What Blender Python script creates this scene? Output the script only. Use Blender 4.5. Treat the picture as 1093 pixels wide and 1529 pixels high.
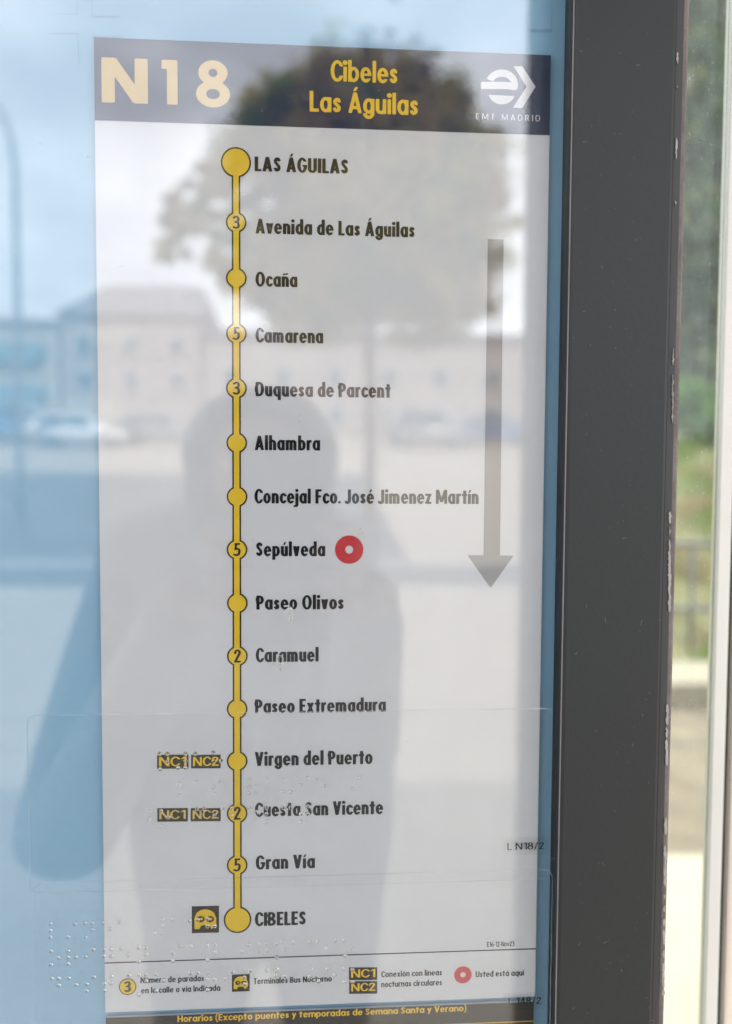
import bpy, bmesh, math, random
import numpy as np
from mathutils import Vector, Matrix, Euler, noise
random.seed(7)
R = math.radians
S = bpy.context.scene
for o in list(bpy.data.objects): bpy.data.objects.remove(o)
C = S.collection

# ---------------------------------------------------------------- camera
CAM = Vector((-0.0025829, -0.2886498, 1.4647772))
EUL = Euler((1.5213564, -0.0053986, -0.0616285), 'XYZ')
cd = bpy.data.cameras.new('camera'); cam = bpy.data.objects.new('camera', cd); C.objects.link(cam)
cam.location = CAM; cam.rotation_euler = EUL
cd.sensor_fit = 'HORIZONTAL'; cd.sensor_width = 36.0; cd.lens = 36.0*1150/1093
cd.clip_start = 0.01; cd.clip_end = 6000
cd.dof.use_dof = True; cd.dof.focus_distance = 0.289; cd.dof.aperture_fstop = 6.8
S.camera = cam
S.render.resolution_x = 732; S.render.resolution_y = 1024

# ---------------------------------------------------------------- sky and sun
SUN_EL, SUN_ROT = R(47), R(22)
w = bpy.data.worlds.new('World'); S.world = w; w.use_nodes = True
nt = w.node_tree; nt.nodes.clear()
out = nt.nodes.new('ShaderNodeOutputWorld'); bg = nt.nodes.new('ShaderNodeBackground')
sky = nt.nodes.new('ShaderNodeTexSky'); sky.sky_type = 'NISHITA'; sky.sun_disc = False
sky.sun_elevation = SUN_EL; sky.sun_rotation = SUN_ROT; sky.air_density = 1.0; sky.dust_density = 2.0; sky.ozone_density = 1.0
tc = nt.nodes.new('ShaderNodeTexCoord'); mp = nt.nodes.new('ShaderNodeMapping'); mp.inputs['Scale'].default_value = (1, 1, 2.2)
nz = nt.nodes.new('ShaderNodeTexNoise'); nz.inputs['Scale'].default_value = 2.3; nz.inputs['Detail'].default_value = 7; nz.inputs['Roughness'].default_value = .55
cr = nt.nodes.new('ShaderNodeValToRGB'); cr.color_ramp.elements[0].position = .36; cr.color_ramp.elements[1].position = .62; cr.color_ramp.elements[0].color = (.5,.5,.5,1)
mx = nt.nodes.new('ShaderNodeMix'); mx.data_type = 'RGBA'
mx.inputs['B'].default_value = (23.0, 23.6, 24.8, 1)
L = nt.links.new
L(tc.outputs['Generated'], mp.inputs[0]); L(mp.outputs[0], nz.inputs['Vector']); L(nz.outputs['Fac'], cr.inputs[0])
L(cr.outputs[0], mx.inputs['Factor']); L(sky.outputs[0], mx.inputs['A']); L(mx.outputs['Result'], bg.inputs[0]); L(bg.outputs[0], out.inputs[0])
bg.inputs[1].default_value = 0.12
sl = bpy.data.lights.new('sun', 'SUN'); so = bpy.data.objects.new('sun', sl); C.objects.link(so)
sl.energy = 4.5; sl.angle = R(.53); sl.color = (1, .95, .87)
sd = Vector((math.sin(SUN_ROT)*math.cos(SUN_EL), math.cos(SUN_ROT)*math.cos(SUN_EL), math.sin(SUN_EL)))
so.rotation_euler = (-sd).to_track_quat('-Z', 'Y').to_euler(); so.location = (3, 3, 12)
S.view_settings.view_transform = 'Standard'; S.view_settings.look = 'None'; S.view_settings.gamma = 1
S.view_settings.use_curve_mapping = False
S.view_settings.exposure = 1.05
S.render.engine = 'CYCLES'
S.cycles.max_bounces = 10; S.cycles.transparent_max_bounces = 24; S.cycles.glossy_bounces = 4; S.cycles.transmission_bounces = 8
S.cycles.caustics_refractive = True; S.cycles.use_denoising = True

# ---------------------------------------------------------------- pixel -> place
M3 = EUL.to_matrix()
YG = -0.0050          # front face of the glass
def ray(px, py): return M3 @ Vector(((px-546.5)/1150, -(py-764.5)/1150, -1))
def at(px, py, Y=0.0):
    d = ray(px, py); t = (Y-CAM.y)/d.y
    return CAM + d*t
def mat_(px, py, Y):  # a place in front of the glass that is seen mirrored in it
    d = ray(px, py); t = ((2*YG-Y)-CAM.y)/d.y
    p = CAM + d*t
    return Vector((p.x, Y, p.z))

# ---------------------------------------------------------------- materials
def mat(name, col, rough=.6, metal=0, spec=.5, n1=None, bump=0, bscale=60, var=.0, vscale=8, coat=0):
    m = bpy.data.materials.new(name); m.use_nodes = True
    t = m.node_tree; b = t.nodes['Principled BSDF']
    b.inputs['Base Color'].default_value = (*col, 1); b.inputs['Roughness'].default_value = rough
    b.inputs['Metallic'].default_value = metal; b.inputs['Specular IOR Level'].default_value = spec
    b.inputs['Coat Weight'].default_value = coat
    tcn = t.nodes.new('ShaderNodeTexCoord')
    if var:
        n = t.nodes.new('ShaderNodeTexNoise'); n.inputs['Scale'].default_value = vscale; n.inputs['Detail'].default_value = 6
        r = t.nodes.new('ShaderNodeMapRange'); r.inputs['To Min'].default_value = 1-var; r.inputs['To Max'].default_value = 1+var
        r.inputs['From Min'].default_value = .3; r.inputs['From Max'].default_value = .7
        v = t.nodes.new('ShaderNodeVectorMath'); v.operation = 'SCALE'; v.inputs[0].default_value = col
        t.links.new(tcn.outputs['Object'], n.inputs['Vector']); t.links.new(n.outputs['Fac'], r.inputs['Value'])
        t.links.new(r.outputs[0], v.inputs['Scale']); t.links.new(v.outputs[0], b.inputs['Base Color'])
    if bump:
        n2 = t.nodes.new('ShaderNodeTexNoise'); n2.inputs['Scale'].default_value = bscale; n2.inputs['Detail'].default_value = 4
        bp = t.nodes.new('ShaderNodeBump'); bp.inputs['Strength'].default_value = bump; bp.inputs['Distance'].default_value = .01
        t.links.new(tcn.outputs['Object'], n2.inputs['Vector']); t.links.new(n2.outputs['Fac'], bp.inputs['Height']); t.links.new(bp.outputs[0], b.inputs['Normal'])
    return m
def pane_mat(name, ior=1.5, tint=(.97,.98,.98), dirt=0.0, dcol=(.75,.75,.72), streak=(60, 60, 4), rough=0.0, thr=(.45,.8)):
    m = bpy.data.materials.new(name); m.use_nodes = True; t = m.node_tree; t.nodes.clear(); K = t.links.new
    o = t.nodes.new('ShaderNodeOutputMaterial'); tr = t.nodes.new('ShaderNodeBsdfTransparent'); tr.inputs[0].default_value = (*tint, 1)
    gl = t.nodes.new('ShaderNodeBsdfGlossy'); gl.inputs['Roughness'].default_value = rough
    fr = t.nodes.new('ShaderNodeFresnel'); ge = t.nodes.new('ShaderNodeNewGeometry')
    mr = t.nodes.new('ShaderNodeMapRange'); mr.inputs['To Min'].default_value = ior; mr.inputs['To Max'].default_value = 1/ior
    K(ge.outputs['Backfacing'], mr.inputs['Value']); K(mr.outputs[0], fr.inputs['IOR'])
    ms = t.nodes.new('ShaderNodeMixShader'); K(fr.outputs[0], ms.inputs[0]); K(tr.outputs[0], ms.inputs[1]); K(gl.outputs[0], ms.inputs[2])
    last = ms
    if dirt:
        tcn = t.nodes.new('ShaderNodeTexCoord'); mpn = t.nodes.new('ShaderNodeMapping'); mpn.inputs['Scale'].default_value = streak
        n = t.nodes.new('ShaderNodeTexNoise'); n.inputs['Scale'].default_value = 1; n.inputs['Detail'].default_value = 6; n.inputs['Roughness'].default_value = .7
        r = t.nodes.new('ShaderNodeMapRange'); r.inputs['From Min'].default_value = thr[0]; r.inputs['From Max'].default_value = thr[1]
        r.inputs['To Min'].default_value = dirt*.08; r.inputs['To Max'].default_value = dirt
        df = t.nodes.new('ShaderNodeBsdfDiffuse'); df.inputs[0].default_value = (*dcol, 1)
        tl = t.nodes.new('ShaderNodeBsdfTranslucent'); tl.inputs[0].default_value = (*dcol, 1)
        dm = t.nodes.new('ShaderNodeMixShader'); dm.inputs[0].default_value = .5; K(df.outputs[0], dm.inputs[1]); K(tl.outputs[0], dm.inputs[2])
        m2 = t.nodes.new('ShaderNodeMixShader')
        K(tcn.outputs['Object'], mpn.inputs[0]); K(mpn.outputs[0], n.inputs['Vector']); K(n.outputs['Fac'], r.inputs['Value'])
        K(r.outputs[0], m2.inputs[0]); K(ms.outputs[0], m2.inputs[1]); K(dm.outputs[0], m2.inputs[2]); last = m2
    K(last.outputs[0], o.inputs[0]); return m
M = dict(
 paper=mat('paper', (.555,.58,.615), .55, var=.012, vscale=30, bump=.02, bscale=40),
 blue=mat('blue_board', (.20,.40,.575), .55, var=.03, vscale=12),
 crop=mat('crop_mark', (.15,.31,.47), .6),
 navy=mat('navy_ink', (.011,.020,.060), .5, spec=.2, var=.25, vscale=400),
 wheat=mat('wheat_ink', (.58,.41,.14), .5), yellow=mat('yellow_ink', (.74,.48,.015), .5),
 gold=mat('line_yellow_ink', (.66,.46,.006), .5, var=.03, vscale=60), ink=mat('black_ink', (.009,.009,.011), .6, spec=.1),
 outline=mat('outline_ink', (.022,.016,.004), .5, spec=.2), grey=mat('grey_ink', (.24,.24,.245), .5, var=.06, vscale=25),
 white=mat('white_ink', (.5,.5,.52), .5), red=mat('red_ink', (.47,.002,.014), .5), olive=mat('dark_olive_ink', (.035,.04,.02), .5, spec=.2),
 band=mat('timetable_black_ink', (.02,.018,.014), .5, spec=.2), rust=mat('rust_ink', (.30,.10,.02), .5),
 frame=mat('dark_grey_powder_coat', (.0090,.0112,.0125), .5, spec=.28, var=.06, vscale=6, bump=.03, bscale=700),
 seal=mat('black_rubber_seal', (.012,.012,.013), .6), line=mat('bare_aluminium_lip', (.13,.12,.125), .6, metal=0, var=.15, vscale=30),
 brown=mat('weathered_brown_seal', (.11,.09,.085), .7, var=.25, vscale=40, bump=.2, bscale=200), chip=mat('flaking_pale_paint', (.21,.195,.185), .8, var=.2, vscale=300),
 alu=mat('pale_painted_aluminium', (.48,.47,.44), .5, var=.05, vscale=10), alu2=mat('beige_painted_aluminium', (.50,.44,.38), .5, var=.05, vscale=10),
 edge=mat('green_glass_edge', (.05,.075,.06), .3, var=.35, vscale=90), column=mat('shelter_column_grey', (.018,.019,.02), .6, var=.05),
 glass=pane_mat('case_glass', 1.78, (.865,.862,.86), .03, streak=(9, 9, 9), thr=(.5,.8)),
 side=pane_mat('dirty_shelter_glass', 1.33, (.82,.86,.83), .07, (.45,.50,.52), (230, 230, 48), thr=(.44,.74)),
 film=pane_mat('clear_film', 1.12, (.985,.99,.99)),
 pave=mat('pale_concrete_paving', (.36,.32,.265), .85, var=.08, vscale=3, bump=.3, bscale=40), joint=mat('paving_joint', (.22,.20,.18), .9),
 asphalt=mat('asphalt', (.105,.108,.112), .85, var=.15, vscale=.4, bump=.3, bscale=50), kerb=mat('granite_kerb', (.42,.41,.39), .8, var=.08, vscale=4),
 soil_shade=mat('soil_and_shade_brown', (.115,.085,.055), .95, var=.35, vscale=5, bump=.6, bscale=30), grass=mat('grass_bank', (.15,.14,.055), .95, var=.45, vscale=1.6, bump=.6, bscale=12),  # first brown: far ground, and the shade band painted behind the case
 blade=mat('grass_blade', (.09,.12,.03), .8, var=.5, vscale=.8), blade2=mat('dry_grass_blade', (.26,.19,.09), .8, var=.2, vscale=2),
 stone=mat('pale_kerb_wall', (.18,.148,.108), .85, var=.1, vscale=5), rail=mat('grey_railing_paint', (.06,.06,.065), .5),
 bark=mat('bark', (.12,.09,.065), .9, var=.3, vscale=8, bump=.5, bscale=25),
 leafa=mat('olive_leaf', (.30,.225,.07), .6, var=.4, vscale=.9), leafb=mat('dark_green_leaf', (.045,.075,.03), .6, var=.5, vscale=.7),
 leafc=mat('fresh_leaf', (.10,.17,.04), .6, var=.4, vscale=.8),
 facade=mat('pink_render', (.36,.315,.30), .85, var=.06, vscale=.3), cream=mat('cream_render', (.42,.40,.35), .85, var=.05, vscale=.3), greyr=mat('grey_render', (.36,.38,.41), .85, var=.06, vscale=.3),
 roof=mat('grey_roof_tile', (.24,.22,.24), .8, var=.1, vscale=.7), wglass=mat('window_glass', (.05,.08,.11), .08), wframe=mat('white_window_frame', (.7,.7,.7), .5),
 awn=mat('teal_awning', (.13,.23,.28), .7), carw=mat('white_car_paint', (.80,.80,.82), .2, coat=.6), carb=mat('blue_car_paint', (.03,.12,.28), .25, coat=.6), carg=mat('grey_car_paint', (.25,.26,.28), .25, coat=.6),
 tyre=mat('tyre', (.02,.02,.02), .8), rim=mat('wheel_rim', (.5,.5,.52), .35, metal=.8), lamp=mat('lens', (.75,.75,.72), .15), tail=mat('tail_lens', (.4,.02,.02), .2),
 pole=mat('galvanised_pole', (.20,.21,.22), .5, metal=.3), skin=mat('skin', (.20,.13,.10), .55), hair=mat('dark_hair', (.02,.014,.01), .6, var=.3, vscale=60),
 shirt=mat('grey_jacket', (.21,.212,.218), .85, bump=.3, bscale=30), trouser=mat('dark_trousers', (.03,.035,.05), .85), shoe=mat('shoe', (.03,.03,.03), .5),
 phone=mat('black_phone', (.015,.015,.017), .25), lensm=mat('lens_glass', (.01,.01,.02), .05), roofm=mat('shelter_roof_underside', (.16,.165,.17), .6),
 speck=mat('dust_speck', (.22,.21,.20), .9), eyew=mat('eye_white', (.7,.7,.68), .3), lip=mat('lip', (.35,.12,.11), .5))
M['leafd'] = mat('deep_green_leaf', (.05,.07,.03), .6, var=.5, vscale=.7); M['leafe'] = mat('mid_olive_leaf', (.13,.135,.045), .6, var=.4, vscale=.7)
for k in ('leafa','leafb','leafc','blade'):
    t = M[k].node_tree; b = t.nodes['Principled BSDF']; o_ = t.nodes['Material Output']; tl = t.nodes.new('ShaderNodeBsdfTranslucent'); ms = t.nodes.new('ShaderNodeMixShader'); ms.inputs[0].default_value = .42
    v = [n for n in t.nodes if n.type == 'VECT_MATH'][0]; g = t.nodes.new('ShaderNodeVectorMath'); g.operation = 'MULTIPLY'; g.inputs[1].default_value = (1.9,2.2,1.0)
    t.links.new(v.outputs[0], g.inputs[0]); t.links.new(g.outputs[0], tl.inputs[0]); t.links.new(b.outputs[0], ms.inputs[1]); t.links.new(tl.outputs[0], ms.inputs[2]); t.links.new(ms.outputs[0], o_.inputs[0])
gm = bpy.data.materials.new('clear_resin'); gm.use_nodes = True
gb = gm.node_tree.nodes['Principled BSDF']; gb.inputs['Transmission Weight'].default_value = 1; gb.inputs['Roughness'].default_value = .02; gb.inputs['IOR'].default_value = 1.42
M['resin'] = gm

# ---------------------------------------------------------------- object helpers
def wloc(o):
    v = Vector((0,0,0))
    while o: v += o.location; o = o.parent
    return v
def mesh_obj(name, me, m, parent=None, loc=None):
    if m is not None and not me.materials: me.materials.append(m)
    o = bpy.data.objects.new(name, me); C.objects.link(o)
    if parent: o.parent = parent
    if loc is not None: o.location = loc
    return o
def obj(name, vs, fs, m, parent=None, smooth=False, loc=None):
    """vs in world coordinates; the object's origin is its parent's (or loc)"""
    off = wloc(parent) if parent else (Vector(loc) if loc is not None else Vector((0,0,0)))
    me = bpy.data.meshes.new(name); me.from_pydata([tuple(Vector(v)-off) for v in vs], [], fs); me.update()
    if smooth:
        for p in me.polygons: p.use_smooth = True
    return mesh_obj(name, me, m, parent, None if parent else loc)
def thing(name, label, cat, loc=(0,0,0), group=None, kind=None):
    o = bpy.data.objects.new(name, None); C.objects.link(o); o.location = loc; o.empty_display_size = .05
    return tag(o, label, cat, group, kind)
def tag(o, label=None, cat=None, group=None, kind=None):
    if label: o['label'] = label
    if cat: o['category'] = cat
    if group: o['group'] = group
    if kind: o['kind'] = kind
    return o
def box(x0,y0,z0,x1,y1,z1, bev=0):
    bm = bmesh.new(); bmesh.ops.create_cube(bm, size=1)
    for v in bm.verts: v.co = Vector(((x0+x1)/2+v.co.x*(x1-x0), (y0+y1)/2+v.co.y*(y1-y0), (z0+z1)/2+v.co.z*(z1-z0)))
    if bev: bmesh.ops.bevel(bm, geom=bm.edges[:], offset=bev, segments=2, profile=.6, affect='EDGES')
    bm.verts.index_update()
    r = [v.co.copy() for v in bm.verts], [[v.index for v in f.verts] for f in bm.faces]; bm.free(); return r
def boxo(name, b, m, parent=None, bev=0, loc=None):
    vs, fs = box(*b, bev=bev); return obj(name, vs, fs, m, parent, loc=loc)
def join(parts):
    V, F = [], []
    for vs, fs in parts:
        k = len(V); V += list(vs); F += [[i+k for i in f] for f in fs]
    return V, F
def tube(pts, rads, n=10, cap=True):
    V, F = [], []; up = Vector((0,0,1))
    for i, p in enumerate(pts):
        p = Vector(p); a = Vector(pts[max(0,i-1)]); b = Vector(pts[min(len(pts)-1,i+1)]); t = (b-a).normalized()
        s = t.cross(up if abs(t.z) < .95 else Vector((1,0,0))).normalized(); u = s.cross(t)
        for k in range(n):
            g = 2*math.pi*k/n; V.append(p+(s*math.cos(g)+u*math.sin(g))*rads[i])
        if i:
            for k in range(n): F.append([(i-1)*n+k, (i-1)*n+(k+1)%n, i*n+(k+1)%n, i*n+k])
    if cap: F.append(list(range(n))[::-1]); F.append([(len(pts)-1)*n+k for k in range(n)])
    return V, F
def cube_sph(c, r, n=12, m=8):
    V, F = [], []
    for j in range(m+1):
        th = math.pi*j/m
        for i in range(n):
            g = 2*math.pi*i/n; V.append(Vector((c[0]+r[0]*math.sin(th)*math.cos(g), c[1]+r[1]*math.sin(th)*math.sin(g), c[2]+r[2]*math.cos(th))))
    for j in range(m):
        for i in range(n): F.append([j*n+i, (j+1)*n+i, (j+1)*n+(i+1)%n, j*n+(i+1)%n])
    return V, F

# ---------------------------------------------------------------- lettering: glyphs as implicit outlines, contoured to flat meshes
def rc(x0,y0,x1,y1): return lambda x,y: np.maximum(np.maximum(x0-x, x-x1), np.maximum(y0-y, y-y1))
def el(cx,cy,rx,ry): return lambda x,y: (np.sqrt(((x-cx)/rx)**2+((y-cy)/ry)**2)-1)*min(rx,ry)
def U(*f): return lambda x,y: np.minimum.reduce([g(x,y) for g in f])
def I(*f): return lambda x,y: np.maximum.reduce([g(x,y) for g in f])
def D(a,b): return lambda x,y: np.maximum(a(x,y), -b(x,y))
def dg(x0,y0,x1,y1,wd):
    lo, hi = min(y0,y1), max(y0,y1); k = (x1-x0)/(y1-y0); c = 1/math.sqrt(1+k*k)
    return lambda x,y: np.maximum((np.abs(x-(x0+(y-y0)*k))-wd/2)*c, np.maximum(lo-y, y-hi))
def stroke(pts, wx, wy, sub=6):
    P = [np.array(p) for p in pts]; Q = []
    for i in range(len(P)-1):
        a = P[max(i-1,0)]; b = P[i]; c = P[i+1]; d = P[min(i+2,len(P)-1)]
        for s in range(sub):
            t = s/sub; Q.append(.5*((2*b)+(-a+c)*t+(2*a-5*b+4*c-d)*t*t+(-a+3*b-3*c+d)*t**3))
    Q.append(P[-1])
    def f(x,y):
        best = None
        for i in range(len(Q)-1):
            ax,ay = Q[i][0]/wx,Q[i][1]/wy; bx,by = Q[i+1][0]/wx,Q[i+1][1]/wy; X,Y = x/wx,y/wy
            dx,dy = bx-ax,by-ay; t = np.clip(((X-ax)*dx+(Y-ay)*dy)/(dx*dx+dy*dy+1e-12),0,1)
            dd = np.sqrt((X-ax-t*dx)**2+(Y-ay-t*dy)**2)
            best = dd if best is None else np.minimum(best,dd)
        return (best-1)*min(wx,wy)
    return f
def glyph(ch, w=.208, h=.155):
    X = .72; A = 1.05; Dn = -.25
    ring = lambda cx,cy,rx,ry: D(el(cx,cy,rx,ry), el(cx,cy,rx-w,ry-h))
    def bowl(y0,y1,x1,x0=0):
        cy=(y0+y1)/2; cx=x0+(x1-x0)*.45; ry=(y1-y0)/2
        return D(U(rc(x0,y0,cx,y1), el(cx,cy,x1-cx,ry)), U(rc(x0+w,y0+h,cx,y1-h), el(cx,cy,x1-cx-w,ry-h)))
    o = ring(.25,X/2,.25,X/2+.012); sr = rc(.5-w,0,.5,X); slft = rc(0,0,w,X)
    arch = lambda x0,wd: U(I(ring(x0+wd/2,X-.25,wd/2,.262), rc(-1,X-.25,2,2)), rc(x0+wd-w,0,x0+wd,X-.249))
    sp = [(.90,.83),(.70,.965),(.42,.965),(.14,.86),(.12,.70),(.30,.58),(.66,.44),(.88,.30),(.84,.12),(.60,.035),(.30,.035),(.06,.16)]
    def ess(W_,H_): 
        a=w*.47; b=h*.47
        return stroke([(a+p[0]*(W_-2*a), b+p[1]*(H_-2*b)) for p in sp], a, b, 4)
    acc = lambda x,y: dg(x,y,x+.10,y+.20,.13)
    base = {'á':'a','é':'e','í':'ı','ó':'o','ú':'u','Á':'A','Í':'I','ñ':'n'}
    if ch in base:
        wd, f = glyph(base[ch],w,h); up = base[ch].isupper()
        y = 1.06 if up else .80
        if ch=='ñ': return wd, U(f, stroke([(.10,.83),(.18,.90),(.28,.86),(.38,.93)],.045,.05,3))
        return wd, U(f, acc(wd/2-.03, y))
    g = {
    'a':(.5,lambda:U(o,sr)), 'o':(.5,lambda:o), 'c':(.43,lambda:D(o,rc(.29,X/2-.14,1,X/2+.14))),
    'e':(.5,lambda:U(D(o,rc(.26,X/2-.17,1,X/2-.045)), rc(.1,X/2-.05,.49,X/2+.065))),
    'b':(.5,lambda:U(o,rc(0,0,w,A))), 'd':(.5,lambda:U(o,rc(.5-w,0,.5,A))), 'p':(.5,lambda:U(o,rc(0,Dn,w,X))), 'q':(.5,lambda:U(o,rc(.5-w,Dn,.5,X))),
    'g':(.5,lambda:U(o,rc(.5-w,0,.5,X), I(ring(.25,0,.25,.26),rc(-1,-1,2,.01)), )),
    'n':(.47,lambda:U(slft,arch(0,.47))), 'h':(.47,lambda:U(rc(0,0,w,A),arch(0,.47))), 'm':(.75,lambda:U(slft,arch(0,.46),arch(.46-w,.46))),
    'u':(.47,lambda:U(rc(.47-w,0,.47,X), rc(0,.25,w,X), I(ring(.235,.25,.235,.262),rc(-1,-1,2,.251)))),
    'r':(.33,lambda:U(slft, I(ring(.26,X-.27,.26,.285),rc(0,X-.24,.33,2)))),
    's':(.38,lambda:ess(.38,X)), 't':(.36,lambda:U(rc(.09,0,.09+w,.95),rc(0,X-h,.36,X))),
    'l':(w,lambda:rc(0,0,w,A)), 'ı':(w,lambda:slft), 'i':(w,lambda:U(slft,el(w/2,.91,.115,.115))),
    'j':(w,lambda:U(rc(0,-.15,w,X),el(w/2,.91,.115,.115),rc(-.12,-.25,w*.8,-.12))),
    'f':(.34,lambda:U(rc(.08,0,.08+w,.82),I(ring(.08+.2,.80,.2,.26),rc(-1,.80,.34,2)),rc(0,X-h,.33,X))),
    'v':(.46,lambda:U(dg(w/2,X,.23,0,w),dg(.46-w/2,X,.23,0,w))), 'y':(.46,lambda:U(dg(w/2,X,.25,0,w),dg(.46-w/2,X,.13,Dn,w))),
    'x':(.48,lambda:U(dg(w/2,X,.48-w/2,0,w),dg(.48-w/2,X,w/2,0,w))), 'z':(.42,lambda:U(rc(0,X-h,.42,X),rc(0,0,.42,h),dg(.42-w/2,X,w/2,0,w))),
    'A':(.60,lambda:U(dg(w/2,0,.30,1,w),dg(.60-w/2,0,.30,1,w),rc(.15,.19,.45,.19+h))),
    'B':(.50,lambda:U(bowl(.46,1,.47),bowl(0,.54,.50))), 'C':(.52,lambda:D(ring(.30,.5,.30,.52),rc(.36,.28,1,.72))),
    'D':(.55,lambda:bowl(0,1,.55)), 'E':(.42,lambda:U(rc(0,0,w,1),rc(0,0,.42,h),rc(0,1-h,.42,1),rc(0,.43,.38,.43+h))),
    'F':(.42,lambda:U(rc(0,0,w,1),rc(0,1-h,.42,1),rc(0,.43,.38,.43+h))), 'G':(.58,lambda:U(D(ring(.30,.5,.30,.52),rc(.32,.50,1,.74)),rc(.31,.40,.58,.53))),
    'H':(.56,lambda:U(rc(0,0,w,1),rc(.56-w,0,.56,1),rc(0,.43,.56,.43+h))), 'I':(w,lambda:rc(0,0,w,1)), 'J':(.38,lambda:U(rc(.38-w,.2,.38,1),I(ring(.15,.2,.23,.22),rc(-.03,-1,2,.2)))),
    'L':(.40,lambda:U(rc(0,0,w,1),rc(0,0,.40,h))), 'M':(.76,lambda:U(rc(0,0,w*.9,1),rc(.76-w*.9,0,.76,1),dg(w/2,1,.38,.12,w),dg(.76-w/2,1,.38,.12,w))),
    'N':(.58,lambda:U(rc(0,0,w,1),rc(.58-w,0,.58,1),dg(w*.55,1,.58-w*.55,0,w*1.1))), 'O':(.62,lambda:ring(.31,.5,.31,.52)),
    'P':(.48,lambda:U(rc(0,0,w,1),bowl(.38,1,.48))), 'R':(.52,lambda:U(rc(0,0,w,1),bowl(.42,1,.48),dg(.26,.5,.52-w/2,0,w))),
    'S':(.46,lambda:ess(.46,1)), 'T':(.46,lambda:U(rc(.23-w/2,0,.23+w/2,1),rc(0,1-h,.46,1))),
    'U':(.54,lambda:U(rc(0,.28,w,1),rc(.54-w,.28,.54,1),I(ring(.27,.28,.27,.29),rc(-1,-1,2,.281)))), 'V':(.56,lambda:U(dg(w/2,1,.28,0,w),dg(.56-w/2,1,.28,0,w))),
    'X':(.54,lambda:U(dg(w/2,1,.54-w/2,0,w),dg(.54-w/2,1,w/2,0,w))),
    '0':(.5,lambda:ring(.25,.5,.25,.51)), '1':(.34,lambda:U(rc(.34-w,0,.34,1),dg(.32-w*.6,.99,.08,.76,min(.16,w))) if w<.17 else U(rc(.30-w,0,.30,1),rc(.0,1-h*1.35,.25,1))),
    '2':(.48,lambda:U(stroke([(.09,.72),(.14,.88),(.26,.93),(.38,.86),(.39,.70),(.30,.50),(.12,.13)],w*.5,h*.5,4),rc(.02,0,.48,h))),
    '3':(.46,lambda:stroke([(.08,.84),(.20,.93),(.34,.90),(.38,.74),(.32,.58),(.18,.53),(.32,.50),(.39,.34),(.36,.14),(.22,.065),(.07,.13)],w*.48,h*.5,4)),
    '4':(.5,lambda:U(rc(.28,0,.28+w,1),rc(0,.2,.5,.2+h),dg(.08,.25,.32,1,w*.8))),
    '5':(.46,lambda:U(rc(.07,1-h,.44,1),dg(.13,.5,.17,1,w*.85),stroke([(.13,.52),(.24,.57),(.36,.50),(.385,.32),(.32,.12),(.19,.065),(.05,.12)],w*.48,h*.5,4))),
    '6':(.5,lambda:U(ring(.25,.32,.25,.33),dg(.10,.34,.34,1,w))), '7':(.46,lambda:U(rc(0,1-h,.46,1),dg(.46-w/2,1,.15,0,w))),
    '8':(.5,lambda:U(ring(.25,.74,.215,.27),ring(.25,.28,.25,.29))), '/':(.36,lambda:dg(.05,-.1,.31,1.05,.09)), '-':(.26,lambda:rc(0,.32,.26,.44)),
    '.':(.17,lambda:el(.085,.09,.09,.09)), '(':(.24,lambda:stroke([(.2,1.08),(.06,.75),(.06,.15),(.2,-.18)],w*.35,h*.4,3)), ')':(.24,lambda:stroke([(.04,1.08),(.18,.75),(.18,.15),(.04,-.18)],w*.35,h*.4,3)),
    }
    wd, f = g[ch]; return wd, f()
_gc = {}
def glyph_mesh(ch, w, h, step=.03):
    k = (ch, w, h, step)
    if k in _gc: return _gc[k]
    wd, f = glyph(ch, w, h)
    nx = int((wd+.34)/step)+2; ny = int(1.8/step)+1
    xs = -.15+np.arange(nx)*step+1e-4; ys = -.34+np.arange(ny)*step+1e-4
    Xg, Yg = np.meshgrid(xs, ys); F = f(Xg, Yg); F = np.where(np.abs(F) < 1e-6, 1e-6, F)
    V, idx, Fs = [], {}, []
    def vid(p):
        q = (round(p[0],6), round(p[1],6))
        if q not in idx: idx[q] = len(V); V.append(q)
        return idx[q]
    for j in range(ny-1):
        run = None
        for i in range(nx):
            if i < nx-1:
                c = [(i,j),(i+1,j),(i+1,j+1),(i,j+1)]; v = [F[b,a] for a,b in c]; full = all(t < 0 for t in v)
            else: full = False; v = [1]
            if full:
                if run is None: run = i
                continue
            if run is not None:
                Fs.append([vid((xs[run],ys[j])), vid((xs[i],ys[j])), vid((xs[i],ys[j+1])), vid((xs[run],ys[j+1]))]); run = None
            if i >= nx-1 or all(t > 0 for t in v): continue
            poly = []
            for q in range(4):
                a, b = c[q], c[(q+1)%4]; fa, fb = v[q], v[(q+1)%4]
                if fa < 0: poly.append((xs[a[0]], ys[a[1]]))
                if (fa < 0) != (fb < 0):
                    t = fa/(fa-fb); poly.append((xs[a[0]]+t*(xs[b[0]]-xs[a[0]]), ys[a[1]]+t*(ys[b[1]]-ys[a[1]])))
            ids = []
            for p in poly:
                q = vid(p)
                if not ids or ids[-1] != q: ids.append(q)
            if len(ids) > 2 and ids[0] == ids[-1]: ids.pop()
            if len(ids) > 2: Fs.append(ids)
    _gc[k] = (wd, V, Fs); return _gc[k]
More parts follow.
